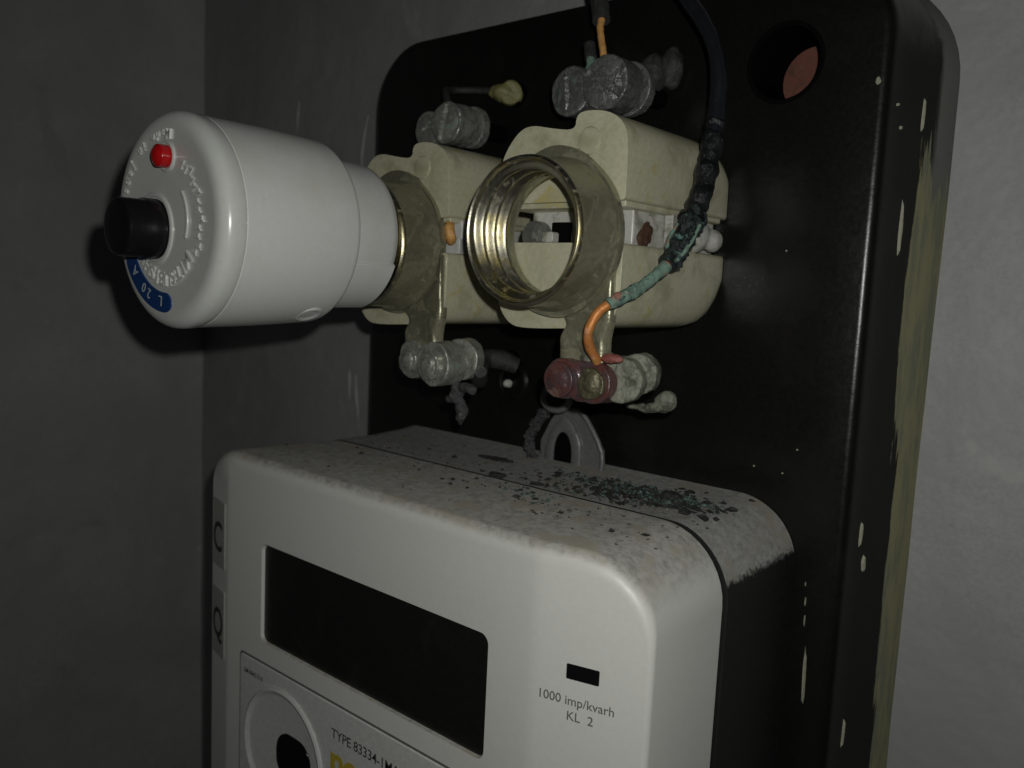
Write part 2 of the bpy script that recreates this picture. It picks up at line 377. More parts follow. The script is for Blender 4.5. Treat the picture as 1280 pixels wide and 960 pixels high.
def side_fleck(y, z, w_, h_, lean=0):
    n = 11; r0, r1 = [], []
    for k in range(n):
        a = 2*PI*k/n; q = 1+.45*noise.noise(Vector((y+k, z*3+k*1.7, y)))
        py = math.cos(a)*w_*q/2; pz = math.sin(a)*h_*q/2
        xs = 57.5-(81-(y+py))*.38
        r0.append((xs-.25, y+py+lean*pz, z+pz)); r1.append((xs+.45, y+py*.6+lean*pz*.7, z+pz*.7))
    v, f = loft([r0, r1]); return mesh('paint_fleck', v, f, paint_fleck, bd)

# ------------------------------------------------------------ fuse holders (local axis at x=0,z=0, open end y=0)
def threaded_shell(parent):
    seg, ny = 120, 60; rings = []
    prof_out = [(15.9, 10.6), (15.6, 9.6), (15.15, 8), (14.95, 5), (14.85, 2), (14.95, .8), (14.8, .2), (14.4, -.15), (14.05, .1)]
    for r, y in prof_out: rings.append([(r, y)]*seg)
    for i in range(ny+1):
        y = .45 + 12.3*i/ny; ring = []
        for k in range(seg):
            ph = y/3.6 - k/seg
            s = .5+.5*math.sin(2*PI*ph)
            fade = min(1, (y-.4)/1.2)
            ring.append((13.9 - fade*(1.75*(s**1.3)) , y))
        rings.append(ring)
    rings.append([(12.6, 12.9)]*seg)
    vv = []
    for ring in rings:
        vv.append([])
        for k, (r, y) in enumerate(ring):
            a = 2*PI*k/seg; q = r + .10*noise.noise(Vector((math.cos(a)*3, math.sin(a)*3, y*.3)))
            vv[-1].append((q*math.cos(a), y, q*math.sin(a)))
    v, f = loft(vv, False, False)
    me = mesh('threaded_shell', v, f, shell_out, parent, off=(0, 0, 0), fix=False)
    me.data.materials.append(shell_in)
    nout = len(prof_out)-2
    for i, p in enumerate(me.data.polygons):
        if p.index // seg >= nout-2: p.material_index = 1
    return me
def make_holder():
    t = thing('fuse_holder', '', 'fuse holder', (0, 0, 0), 'screw-in fuse holders on the black board')
    def chaikin(o, it=2):
        for _ in range(it):
            n = len(o); q = []
            for i in range(n):
                a, b = o[i], o[(i+1) % n]; q += [(a[0]*.75+b[0]*.25, a[1]*.75+b[1]*.25), (a[0]*.25+b[0]*.75, a[1]*.25+b[1]*.75)]
            o = q
        return o
    up_ = [(-17, 7.2), (-17.6, 15), (-16, 18.8), (-12.5, 22.6), (-9, 23.4), (-3.4, 22.2), (2.4, 21.4), (2.5, 24.4), (4.6, 25.2), (9.5, 24.8), (13, 23.2), (15.1, 20.5), (15.5, 16), (15.6, 9), (15.6, 7.0), (13.5, 7.0), (-15, 7.0), (-17, 7.0)]
    def block(name, out, front, f):
        out = chaikin(out)
        rg = [[(x, front, z) for x, z in out]] + [[f(x, y, z, q) for x, z in out] for y, q in ((46, 0), (50, .05), (53, .17), (55.3, .4), (56.8, .68), (57.8, 1.))]
        v, fc = loft(rg); return bevel(mesh(name, v, fc, ceramic, t, sharp=50), 1.7, 5, 50)
    block('upper_block', up_, 13.2, lambda x, y, z, q: (x-.4*q, y, z if z < 15 else z-(z-15)*.62*q))
    lo_ = [(-17, -3), (-17, -1.4), (-15, -1.4), (13.5, -1.4), (15.6, -1.4), (15.6, -3.5), (15.6, -12), (14.5, -16.5), (12, -18.6), (4, -19.2), (-8, -20), (-13, -19.6), (-16.4, -16), (-17.4, -11)]
    block('lower_block', lo_, 13.4, lambda x, y, z, q: (x-.4*q, y, z if z > -6 else z-(z+6)*.72*q))
    # notch and pin in the raised corner of the upper block
    lathe('pin', [(2.9, 14.5), (2.9, 13.2), (2.6, 12.8), (1.8, 12.6), (.8, 12.55)], ceramic, t, (6.2, 19.0), 40)
    prism('inner_core', rrect(-15, 12.2, -2, 7.6, (1, 1, 1, 1), 3), 22, 57.6, glaze, t, .5)
    prism('slot_ledge', rrect(-16.4, 14.6, 5.9, 7.4, (.3, .3, .3, .3), 2), 15, 56, ceramic, t, .3)
    lathe('contact_disc', [(3.3, 22.5), (3.3, 19.5), (3.0, 19.1), (1.2, 19.0), (.8, 18.8)], grey_metal, t, (-12.4, .6), 40)
    prism('slot_shade_plate', rrect(-8.6, -3.6, -1.4, 3.6, (.3,)*4, 2), 21.2, 22.5, gap_black, t)  # solid black plate, stands in for the shade deep in the slot
    prism('contact_spring', rrect(-9.6, -6.6, -1.0, 1.4, (.6,)*4, 4), 19, 21.8, glaze, t, .2)
    threaded_shell(t)
    # flange ring behind the shell, with the strip that runs down to the clamp
    prof = []
    rings_ = []
    for r_in, y in ((12.4, 12.9), (12.4, 11.6)): pass
    seg = 96
    def fr(k): 
        a = 2*PI*k/seg; d = math.degrees(a)
        return 16.2 + 2.2*math.exp(-((d-95)/34)**2) + .9*math.exp(-((d-280)/40)**2) + .25*noise.noise(Vector((math.cos(a)*3, math.sin(a)*3, 1)))
    R_ = []
    for mode, y in ((0, 12.9), (1, 12.9), (1.0, 11.4), (.985, 11.0), (0, 11.0)):
        R_.append([((12.4+(fr(k)-12.4)*mode)*math.cos(2*PI*k/seg), y, (12.4+(fr(k)-12.4)*mode)*math.sin(2*PI*k/seg)) for k in range(seg)])
    R_.append(R_[0])
    v, f = loft(R_[:5], False, False); n = seg; L0 = 4*n
    f += [(L0+j, L0+(j+1) % n, (j+1) % n, j) for j in range(n)]
    mesh('flange', v, f, strip_metal, t, off=(0, 0, 0))
    # strip: a shallow channel, ridge on its right edge
    rg = []
    for i in range(37):
        q = i/36; z = -2 - 26*q; k = min(1, max(0, (z+16.5)/-5)); k = k*k*(3-2*k)
        m0 = min(1, max(0, (-11.6-z)/7.4)); xl = -3.5 + 7.5*m0*m0*(3-2*m0) - 1.8*k; xl = max(xl, math.sqrt(max(0, 13.0**2-z*z))); xr = 14.5 - .6*k + .5*max(0, q-.85)
        cx = (xl+xr)/2; hw = (xr-xl)/2; y0 = 11.5 - .4*k + .9*q
        cs = [(-1, 2.2), (-1, .5), (-.9, 0), (-.72, -.05*k), (-.55, .35*k), (0, .55*k), (.5, .35*k), (.66, -.35*k), (.8, -.7*k), (.93, -.4*k), (1, .3), (1, 2.2)]
        rg.append([(cx+hw*a + .15*noise.noise(Vector((z*.3, a*2, 0))), y0+b+.25*noise.noise(Vector((z*.3, a*3, 5))), z) for a, b in cs])
    v, f = loft(rg); mesh('contact_strip', v, f, strip_metal, t, off=(0, 0, 0), sharp=60)
    return t
h2 = make_holder()
h2['label'] = 'open empty metal screw socket on cream ceramic base with bare copper wire at its foot'
def copy_tree(o, parent=None):
    c = o.copy(); C.objects.link(c); c.parent = parent
    for ch in [x for x in o.children]: copy_tree(ch, c)
    return c
bpy.context.view_layer.update()
h1 = copy_tree(h2)
h1.location = (-50.5*S, 1.5*S, -2.4*S); h1['label'] = 'metal screw socket on cream ceramic base that holds the white round breaker'
for ch in h1.children:
    if ch.name.startswith('contact_strip'): ch.location = (.5*S, .3*S, 0)
    if ch.name.startswith('flange'): ch.location = (-1.6*S, 1.0*S, .4*S)
# orange wire stub seen in the gap between the two holders
ow = tube('fuse_wire', [(-37.2, 17.6, 3.2), (-35.9, 16.2, 2.2), (-35.3, 16.2, .2), (-36.2, 17.4, -.6)], 1.25, orange_plastic, None, seg=10, wob=.3, wf=1); tag(ow, 'short orange wire stub in the gap left of the open socket', 'wire')
prism('white_spacer', rrect(3, 15.2, -1.3, 6.8, (.6,)*4, 2), 18.5, 24, plate_mat, h1, .3)
prism('spacer_ledge', rrect(3, 15.4, -1.3, 2.4, (.3,)*4, 2), 17.6, 23, plate_mat, h1, .3)
# screw and rusty plate in the right-hand slot of holder 2
def screw(name, parent, c, r, ydepth, m, slot_ang=0., dome=.8, tiltz=0.):
    """screw head facing -Y, slot cut into the dome"""
    seg, nr = 40, 10; v = []; f = []
    for i in range(nr+1):
        q = i/nr
        for k in range(seg):
            a = 2*PI*k/seg; x = r*q*math.cos(a); z = r*q*math.sin(a)
            d = abs(x*math.sin(slot_ang) - z*math.cos(slot_ang))
            h = dome*math.sqrt(max(0, 1-(q*.95)**2)) - (.9 if d < r*.13 else 0)*(1 if q < .93 else 0)
            v.append((x, -h + .06*noise.noise(Vector((x, z, r))), z))
    for k in range(seg): v.append((r*math.cos(2*PI*k/seg), ydepth, r*math.sin(2*PI*k/seg)))
    for i in range(nr+1):
        for k in range(seg):
            a = i*seg+k; b = i*seg+(k+1) % seg; f.append((a, b, b+seg, a+seg))
    f.append(tuple(range(seg)))
    rot_ = Matrix.Rotation(tiltz, 3, 'Z')
    v = [tuple(rot_ @ Vector(p) + Vector(c)) for p in v]
    return mesh(name, v, f, m, parent, sharp=35)
# parts of holder 2 only
blob('rust_patch', (((12.0, 26.5, .4), (.7, 3.2, 2.2)), ((12.0, 27.6, 2.2), (.6, 2.4, 2.0))), rust, h2, .25, .4, .6, 2)
blob('slot_screw', (((14.5, 44, 2.5), (3.2, 5, 4)), ((16.4, 49, 1.6), (2.4, 3.5, 2.6))), glaze, h2, .4, .25, .4)
prism('white_spacer', rrect(12.5, 14.6, -1.2, 6.5, (.3,)*4, 2), 34, 45, glaze, h2, .3)

# bottom clamps: body, two screws each
def put(parent, fn, *a, **k): return fn(*a, parent=parent, **k)
# clamp of holder 1 (coordinates in the holder's own frame)
O1 = Vector((-50.5, 1.5, -2.4))
def rel(b, O=O1): return [((Vector(x[0])-O)[:], *x[1:]) for x in b]
blob('clamp_body', rel((((-43.6, 15.2, -30.0), ('c', 4.7, 3.0)), ((-39.6, 16.2, -29.8), (6.4, 3.0, 4.0)), ((-35.6, 15.2, -30.4), ('c', 5.4, 3.4)))), lead, h1, .28, .4, .28, 7)
blob('clamp_plate', rel((((-33.8, 21.0, -29.4), ('c', 5.2, 1.9), .15), ((-37.0, 21.2, -29.2), (6.5, 1.7, 4.2)))), lead, h1, .28, .3, .35, 6)
blob('clamp_screw', rel((((-43.8, 12.3, -30.2), ('c', 3.0, 1.0)), ((-43.8, 11.6, -30.2), (2.3, 1.2, 2.3)))), lead, h1, .2, .2, .5, 5)
blob('clamp_screw', rel((((-36.0, 11.8, -30.8), ('c', 3.5, 1.1)), ((-35.8, 11.0, -31.0), (2.6, 1.3, 2.8)))), lead, h1, .2, .25, .5, 5)
# clamp of holder 2
blob('clamp_body', (((5.2, 13.4, -29.5), ('c', 4.3, 4.0)), ((9.0, 13.8, -29.7), ('c', 4.3, 3.6)), ((12.4, 14.0, -29.6), ('c', 4.4, 4.0))), red_film, h2, .28, .25, .25, 7)
blob('clamp_screw', (((5.0, 9.6, -29.7), ('c', 3.7, 1.4)), ((5, 8.6, -29.7), (3.0, 1.1, 3.0))), red_film, h2, .22, .12, .4, 5)
blob('clamp_screw', (((12.6, 10.3, -29.8), ('c', 3.2, 1.3)), ((13.0, 9.6, -29.4), (2.2, 1.3, 2.4))), brass_dull, h2, .22, .4, .5, 2)
blob('clamp_plate', (((16.6, 15.4, -28.8), ('c', 4.6, 2.6), .25), ((14.6, 15.6, -25.8), (4.4, 2.8, 2.0)), ((18.2, 18.5, -27.6), ('c', 4.2, 2.2), .3), ((10.5, 14.8, -25.2), (5.5, 3.2, 2.2))), crust, h2, .28, .4, .35, 5)

# upper terminals
def barrel(c, r, y0, y1): return [((c[0], (y0+y1)/2, c[1]), ('c', r, (y1-y0)/2))]
for (h, O, ca, cb_, ra, rb_, m, sg) in ((h1, O1, (-59.2, 32.4), (-68.2, 31.6), 5.6, 4.9, lead, 1.35), (h2, Vector((0, 0, 0)), (-7.4, 37.0), (-18.6, 36.6), 6.3, 5.9, grey_metal, -.55)):
    mid = ((ca[0]+cb_[0])/2, (ca[1]+cb_[1])/2)
    bl = barrel(ca, ra, 36.6, 44) + barrel(cb_, rb_, 38.2, 45) + [(( mid[0], 41.5, mid[1]), (5.6, 3.4, min(ra, rb_)*.92))]
    blob('terminal_body', rel(bl, O), m, h, .3, .45, .25, 3, .12)
    pl = barrel((ca[0]+.6, ca[1]+.2), ra*1.02, 45.2, 48.0); blob('terminal_plate', rel(pl, O), m, h, .3, .3, .3, 2)
    screw('terminal_screw', h, tuple(Vector((ca[0], 36.5, ca[1]))-O), ra*.86, 3, m, sg, .9, .12)
    screw('terminal_screw', h, tuple(Vector((cb_[0], 38.1, cb_[1]))-O), rb_*.84, 3, m, sg-.9, .7, -.15)
    tube('terminal_post', [tuple(Vector((ca[0]+2, 44, ca[1]))-O), tuple(Vector((ca[0]+2, 58, ca[1]))-O)], 2.4, gap_black, h, seg=14)

# ------------------------------------------------------------ screw-in breaker
br = thing('circuit_breaker', 'white round screw-in circuit breaker with black push button and red reset button', 'circuit breaker', (-50.2, 0, -1.0))
br['org'] = (0, 0, 0)
prof = [(19.95, -16.0), (20.05, -16.6), (20.25, -21), (20.62, -30), (20.8, -42.6)]
lathe('body', [(16.6, -15.0), (19.2, -15.2), (19.75, -15.6)] + prof + [(20.5, -42.9)], breaker_white, br, (0, 0), 128)
cap = [(20.6, -42.7), (20.78, -42.85), (20.9, -43.1)]
for k in range(9):
    a = k/8*PI/2; cap.append((18.35+2.6*math.cos(a), -45.0-2.5*math.sin(a)))
cap += [(17.6, -47.56), (17.0, -47.43), (8.2, -47.4), (7.0, -47.35)]
capo = lathe('end_cap', cap, cap_white, br, (0, 0), 128)
lathe('collar', [(16.7, -15.4), (16.7, -3.8), (16.4, -2.2), (16.0, -1.7), (13.5, -1.1)], breaker_white, br, (0, 0), 110)
lathe('screw_thread', [(14.6, -1.3), (14.9, -.9), (14.9, -.4), (13.2, 0), (13.2, 9)], shell_in, br, (0, 0), 96)
rib = []
for y in (-15.6, -2.1):
    rib.append([(q*math.cos(R(a)), y, q*math.sin(R(a))) for q, a in [(16.3, -22)] + [(17.15, -23-k*4) for k in range(14)] + [(16.3, -76)]])
v, f = loft(rib); bevel(mesh('collar_step', v, f, breaker_white, br, off=(0, 0, 0)), .12, 2)
# recessed screw dimple low on the body
th = R(-62)
dm = lathe('body_dimple', [(3.0, 0), (3.0, .25), (2.6, .42), (2.1, .3), (1.4, .1), (.5, .08)], breaker_white, br, (0, 0), 40)
dm.rotation_mode = 'QUATERNION'
nv = Vector((math.cos(th), 0, math.sin(th)))
dm.rotation_quaternion = Vector((0, 1, 0)).rotation_difference(nv); dm.location = (nv*20.05 + Vector((0, -20.8, 0)))*S
BX, BZ = -4.4, -1.6
lathe('button_recess', [(7.2, -47.2), (7.2, -47.62), (6.9, -47.8), (6.4, -47.75), (6.2, -47.3)], cap_white, br, (BX, BZ), 64)
lathe('push_button', [(5.9, -46), (5.9, -50), (5.6, -50.4), (5.6, -54.3), (5.45, -54.8), (5.1, -55.0), (4.6, -55.1), (2, -55.1)], black_plastic, br, (BX, BZ), 64)
rb = blob('reset_button', (((1.0, -48.3, 12.0), ('c', 2.15, 1.4)), ((1.0, -49.4, 12.0), (1.9, 1.0, 1.9)),), red_plastic, br, .2, .0, .3, 1, 0)
lathe('reset_socket', [(2.9, -47.3), (2.9, -47.75), (2.6, -47.9), (2.3, -47.7)], cap_white, br, (1.0, 12.0), 40)
# blue rating label: curved sticker near the lower left rim
def arc_patch(r0, r1, a0, a1, y, n=24, end=1.2):
    pts = []
    for k in range(n+1): a = a0+(a1-a0)*k/n; pts.append((r1*math.cos(a), r1*math.sin(a)))
    rm = (r0+r1)/2; h = (r1-r0)/2
    for k in range(1, 8): b = PI*k/8; a = a1+math.sin(b)*end*h/rm; pts.append(((rm+h*math.cos(b))*math.cos(a), (rm+h*math.cos(b))*math.sin(a)))
    for k in range(n+1): a = a1+(a0-a1)*k/n; pts.append((r0*math.cos(a), r0*math.sin(a)))
    for k in range(1, 8): b = PI*k/8; a = a0-math.sin(b)*end*h/rm; pts.append(((rm-h*math.cos(b))*math.cos(a), (rm-h*math.cos(b))*math.sin(a)))
    return pts
prism('rating_label', arc_patch(13.9, 17.8, R(211), R(269), 0), -47.72, -47.4, blue_print, br)
arc_text('rating_text', 'L 20 A', 14.7, R(263), R(-8.6), 2.9, -47.73, white_print, br, False, .03)
arc_text('moulded_maker_name', 'MITSUBISHI', 9.9, R(318), R(-10.6), 3.9, -47.6, cap_white, br, False, .28, .04)
arc_text('moulded_origin_text', 'Made in Japan', 17.2, R(84), R(6.8), 2.7, -47.6, cap_white, br, True, .25, .02)
# moulded marks right of the button: a long curved bar and tiny ticks, too worn to read
prism('moulded_bar', arc_patch(8.0, 8.7, R(-22), R(38), 0, end=1), -47.85, -47.4, cap_white, br, .12, 2)
v_all, f_all = [], []
for k in range(13):
    a = R(-30+7.2*k); r = 12.2 + (.9 if k % 3 == 1 else 0)
    for (dr, da, lr, la) in ((0, 0, .95, .012), (.3, .035, .25, .04)):
        q = [((r+dr)*math.cos(a+da) , (r+dr)*math.sin(a+da))]
        ring = [((r+dr+sr*lr)*math.cos(a+da+sa*la), (r+dr+sr*lr)*math.sin(a+da+sa*la)) for sr, sa in ((-1, -1), (1, -1), (1, 1), (-1, 1))]
        n0 = len(v_all)
        v, f = loft([[(x, -47.4, z) for x, z in ring], [(x, -47.75, z) for x, z in ring]])
        v_all += v; f_all += [tuple(i+n0 for i in p) for p in f]
mesh('moulded_ticks', v_all, f_all, cap_white, br, off=(0, 0, 0))
br.rotation_euler = (R(.7), 0, R(.6))

# ------------------------------------------------------------ electricity meter
mt = thing('electricity_meter', 'white electricity meter with dark display window and debris on its dusty top', 'electricity meter', (-33, 58, -200))
XB = 14.3
def dev(x): 
    t = x-XB
    return .25*(math.sqrt(t*t+1)+t)/2
def sl(x): return -7+.25*(x-XB)-.14
def mring(y, ins, lin, rt, rl, n=10):
    return [(x, y, z) for x, z in rrect(-106+lin, 37.2-ins*.28, -215+ins, -58.4-ins, (4, rt, rl, 4), n)]
def fill_bisect(rings, xs):
    v, f = loft(rings)
    bm = bmesh.new(); vs = [bm.verts.new(p) for p in v]
    for p in f: bm.faces.new([vs[i] for i in p])
    for x in xs: bmesh.ops.bisect_plane(bm, geom=bm.verts[:]+bm.edges[:]+bm.faces[:], plane_co=(x, 0, 0), plane_no=(1, 0, 0), dist=1e-5)
    bmesh.ops.recalc_face_normals(bm, faces=bm.faces)
    bm.verts.index_update()
    out = ([tuple(q.co) for q in bm.verts], [tuple(q.index for q in p.verts) for p in bm.faces]); bm.free(); return out
rings = [mring(25.0, .1, 6, 15, 14), mring(12, .3, 3, 15, 13), mring(-4.0, .7, .3, 15.5, 12)]
for k in range(1, 9):
    a = k/8*PI/2; rings.append(mring(-4.0-3.0*math.sin(a), .7+3.8*(1-math.cos(a)), .3+ (10.5 if k == 8 else 10.5*(k/8)), 15.5-2*k/8, 12-5*k/8))
v, f = fill_bisect(rings, [-93.8, 8, 10, 11.5, 13, 14.3, 15.6, 17, 18.5, 21])
v = [(x, y + (dev(x) if y < 0 else dev(x)*max(0, 1-y/22.)), z) for x, y, z in v]
def edge_shape(x, y, z):
    if x < -93.79 and y < -2.5:
        k = min(1, max(0, (-61-z)/8.)); y = y*(1-k) + k*(-7+(-93.8-x)*.20)
    if x > 30 and y < 3:
        k = min(1, max(0, (-66-z)/8.)); t0 = y-dev(x); y = dev(x) + t0*(1-k) + k*(-7+(t0+7)*.4) if t0 < -3.9 else y
    return (x, y, z)
v = [edge_shape(*p) for p in v]
cover = mesh('front_cover', v, f, white_plastic, None, off=(0, 0, 0), sharp=25)
def rr_cut(xl, xr, zb, zt, r, y0, y1, draft=0):
    rg = [[(x, y, z) for x, z in rrect(xl-d, xr+d, zb-d, zt+d, (r,)*4, 6)] for y, d in ((y0, draft), (y1, 0))]
    v, f = loft(rg); o = mesh('cut', v, f, None); o.data.materials.clear(); return o
DX0, DX1, DZ0, DZ1 = -77.2, 2.6, -107.6, -81.0
cuts = [rr_cut(DX0, DX1, DZ0, DZ1, 2.2, -9, -5.9, .5)]
boolean(cover, cuts)
me = cover.data; off = Vector((-33, 58, -200))*S
me.transform(Matrix.Translation(-off)); cover.parent = mt
# black filler that paints in the seam's shadow, and black base
v, f = loft([[(x, y, z) for x, z in rrect(-99, 36.3, -214, -59.8, (4, 14, 13, 4), 10)] for y in (23.5, 27.5)])
mesh('seam_shade_fill', v, f, gap_black, mt)
rg = []
for y, ins in ((25.9, .1), (40, .0), (54, -.6), (57.6, -1.0)):
    rg.append([(x, y, z + (.35*noise.noise(Vector((x*.12, y*.12, 0))) if z > -62 else 0)) for x, z in rrect(-101+ins, 38.0-ins, -215, -58.3-ins, (4, 15, 15, 4), 24)])
v, f = loft(rg)
mesh('meter_base', v, f, base_black, mt, sharp=30)
# display
prism('display_window', rrect(DX0+.05, DX1-.05, DZ0+.05, DZ1-.05, (2.1,)*4, 6), -6.1, -5.6, window_glass, mt)
q = [(x, z) for x, z in rrect(21.1, 27.5, -83.9, -80.9, (.25,)*4, 2)]
v, f = loft([[(x, sl(x)+.10, z) for x, z in q], [(x, sl(x)+.4, z) for x, z in q]]); mesh('pulse_window', v, f, window_dark, mt)
rz = math.atan(.25)
text('pulse_rate_text', '1000 imp/kvarh', 2.55, (15.6, sl(15.6), -88.9), grey_print, mt, rz, .02, 0, 1.0, None, .012, .98)
text('accuracy_class_text', 'KL  2', 2.55, (21.6, sl(21.6), -91.9), grey_print, mt, rz, .02, 0, 1.0, None, .012, .98)
# name plate with the round optical port
plate = prism('name_plate', rrect(-86.5, 10, -210, -113.6, (1, 1, 1, 1), 3), -7.35, -6.6, plate_mat, mt, .25, 2)
prism('plate_groove', rrect(-87.1, 10.6, -210.6, -113.0, (1.4,)*4, 3), -7.04, -6.7, grey_print, mt)
lathe('port_ring', [(17.2, -7.0), (17.2, -7.9), (16.6, -8.2), (16.0, -8.0), (15.4, -7.45), (15.0, -7.37), (9, -7.42), (8.8, -7.4)], plate_mat, mt, (-66.2, -134.6), 96)
prism('port_window', rrect(-68.5, -54.0, -141, -128.2, (5.4,)*4, 8), -7.75, -7.3, window_dark, mt, .15, 2)
text('serial_text', '2M-0842-516', 1.75, (-84.6, -7.38, -118.3), black_print, mt, 0, .02, 0, .95, None, .01)
text('type_text', 'TYPE 83334-1MA', 3.55, (-46.2, -7.38, -121.9), black_print, mt, 0, .02, 0, .95, None, .012)
text('brand_text', 'nes', 11.5, (-46.6, -7.38, -131.2), yellow_print, mt, 0, .02, 0, .9, None, .35)
# stickers on the slanted left margin
def bev_pt(t, z, lift=.1):           # t 0 at the front edge, 1 at the far edge of the margin
    x = -94.2-10.4*t; y = -6.92+2.08*t; n = Vector((-2.08, -10.4, 0)).normalized()
    return (x+n.x*lift, y+n.y*lift, z)
def sticker(z0, z1, m):
    a = [bev_pt(.10, z0, .05), bev_pt(.93, z0, .05), bev_pt(.93, z1, .05), bev_pt(.10, z1, .05)]
    b = [bev_pt(.10, z0, .45), bev_pt(.93, z0, .45), bev_pt(.93, z1, .45), bev_pt(.10, z1, .45)]
    v, f = loft([a, b]); return bevel(mesh('side_sticker', v, f, m, mt), .12, 2)
sticker(-93, -74, paper); sticker(-119, -99.5, paper)
def bev_text(name, body, size, t, z, m, tilt=0., bold=.0, sx=1.):
    p = bev_pt(t, z, .5); return text(name, body, size, p, m, mt, -math.atan(.20), .02, tilt, 1, None, bold, sx)
bev_text('sticker_letter', 'C', 12, .92, -88.5, black_print, 0, .16, .85)
bev_text('sticker_letter', 'Q', 12, .92, -113.5, black_print, .0, .16, .8)
# hanger: folded steel eye behind the meter
HY = 52
outl = [(-33.4, -62), (-33.6, -53), (-30.5, -47.0), (-27.5, -43.2), (-21.5, -42.6), (-18.2, -45.2), (-12.6, -53), (-12.8, -62)]
v, f = loft([[(x, HY+2.2, z) for x, z in outl], [(x, HY+.9, z) for x, z in outl]])
hp = bevel(mesh('hanger_plate', v, f, hanger_steel, mt), .3, 2)
tube('hanger_edge', [(-12.4, HY, -60.5), (-12.2, HY, -53.2), (-17.4, HY+.3, -45.6), (-20.2, HY, -43)], .7, hanger_steel, mt, seg=10, sub=3)
arch = []
for (rx, rz_, z0) in ((7.0, 9.0, -54), (3.1, 6.0, -55.5)): arch.append([(-25.2+rx*math.cos(PI*k/14), z0+rz_*math.sin(PI*k/14)) for k in range(15)])
hk = [(-19.2, -55.5), (-19.6, -51.5), (-22.0, -47.6), (-24.8, -44.8), (-27.2, -46.4), (-30.0, -50.6), (-31.2, -55.5)]
house = []
for k in range(15):
    t = k/14*6; i = min(5, int(t)); q = t-i; house.append((hk[i][0]*(1-q)+hk[i+1][0]*q, hk[i][1]*(1-q)+hk[i+1][1]*q))
out = [(-19.2, -62)] + house + [(-31.2, -62)]; inn = [(-22.1, -62)] + arch[1] + [(-28.3, -62)]
n = len(out); R4 = []
for y, L2 in ((HY+.8, out), (HY+.1, out), (HY-.1, [((a[0]*.9+b[0]*.1), (a[1]*.9+b[1]*.1)) for a, b in zip(out, inn)]), (HY-.1, [((a[0]*.15+b[0]*.85), (a[1]*.15+b[1]*.85)) for a, b in zip(out, inn)]), (HY+.1, inn), (HY+.8, inn)):
    R4.append([(x, y, z) for x, z in L2])
v, f = loft(R4, False, False, closed=False); mesh('hanger_arch', v, f, hanger_steel, mt)
prism('hanger_slot', [(x, z) for x, z in inn], HY+.6, HY+1.0, gap_black, mt)
tube('hanger_ring', [(-24.2+4.3*math.cos(a), 47+.6*math.sin(a), -39.6+3.2*math.sin(a)) for a in [R(-200+22.5*k) for k in range(17)]], 1.0, hanger_steel, mt, seg=12, sub=4)

# ------------------------------------------------------------ wires
sw = thing('seal_wire', 'crusty dark twisted wire left of the grey hanger eye', 'wire', (-34, 52, -58))
for ph, nm in ((0, 'wire_strand'), (PI, 'wire_strand')):
    base = catmull([(-34.2, 50.5, -58.6), (-36.2, 51, -53.5), (-34.2, 51, -48.8), (-30.2, 50, -44.4), (-25.5, 48.6, -40.8)], 8)
    pts = [tuple(p + Vector((math.cos(i*.55+ph), 0, math.sin(i*.55+ph)))*.75) for i, p in enumerate(base)]
    tube(nm, pts, 1.0, rough_dark, sw, seg=10, sub=2, wob=.9, wf=1.3)
cb = thing('black_cable', 'black cable hanging in front of the right ceramic block with frayed green end', 'cable', (23, 27, 4))
cp = [(6.6, 42.5, 58.5), (9.9, 42.0, 53.7), (14.9, 41.0, 47.6), (18.3, 40.0, 41.8), (20.5, 39.0, 35.5), (21.1, 38.0, 29.5), (21.8, 36.0, 22.5)]
tube('cable_sheath', [(2, 43, 66)] + cp, lambda t: 1.75+.15*math.sin(t*9), cable_black, cb, seg=20, wob=.25, wf=.25)
tube('tape_wrap', [(21.5, 37, 25.5), (21.8, 36.0, 22.5), (22.6, 33.0, 15.4), (22.9, 30.0, 9.3), (23.1, 27.0, 4.2)], lambda t: 2.05+.2*math.sin(t*26)+.35*t, tape_black, cb, seg=22, sub=10, wob=.6, wf=.5)
tube('frayed_end', [(23.1, 28, 5.4), (23.1, 26.4, 3.0), (22.8, 24.0, -.9), (22.4, 22.0, -3.6), (21.8, 20.2, -5.4)], lambda t: 2.5-.9*t, frayed, cb, seg=22, sub=12, wob=1.6, wf=.7)
for k in range(7):
    a = k*.9; q = .9+.5*random.random()
    p0 = Vector((23, 26.5, 3)); p1 = Vector((22.2, 21.2, -4.4))
    d = Vector((math.cos(a), -.2, math.sin(a)*.8))
    tube('loose_strand', [tuple(p0+d*2.4), tuple((p0+p1)/2+d*(2.6+.5*math.sin(k))), tuple(p1+d*1.3*q)], .38, (verdigris, frayed, cable_black)[k % 3], cb, seg=7, sub=5, wob=.2, wf=1)
cw = thing('copper_wire', 'bare copper conductor, green with corrosion, bending down to the red clamp', 'wire', (13, 9, -24))
g = [(22.0, 20.4, -5.2), (20.0, 15.4, -9.3), (18.1, 11.2, -11.9), (16.4, 8.2, -13.7), (15.2, 6.4, -16.0), (14.2, 5.6, -19.2)]
tube('corroded_length', g[:4], lambda t: 1.25-.1*math.sin(t*7), verdigris, cw, seg=14, wob=.35, wf=.8)
tube('bare_length', [g[3], (15.0, 6.6, -15.6), (13.9, 5.8, -18.8), (13.3, 7.2, -22.0), (13.4, 10.2, -25.2)], .98, copper, cw, seg=14, wob=.12, wf=.8)
blob('copper_splash', (((16.8, 10.2, -24.3), (2.6, 1.1, 1.0)),), simple('pink_copper', (.24, .08, .065), .5, bump=((1, .2),)), cw, .2, .3, .8, 1)
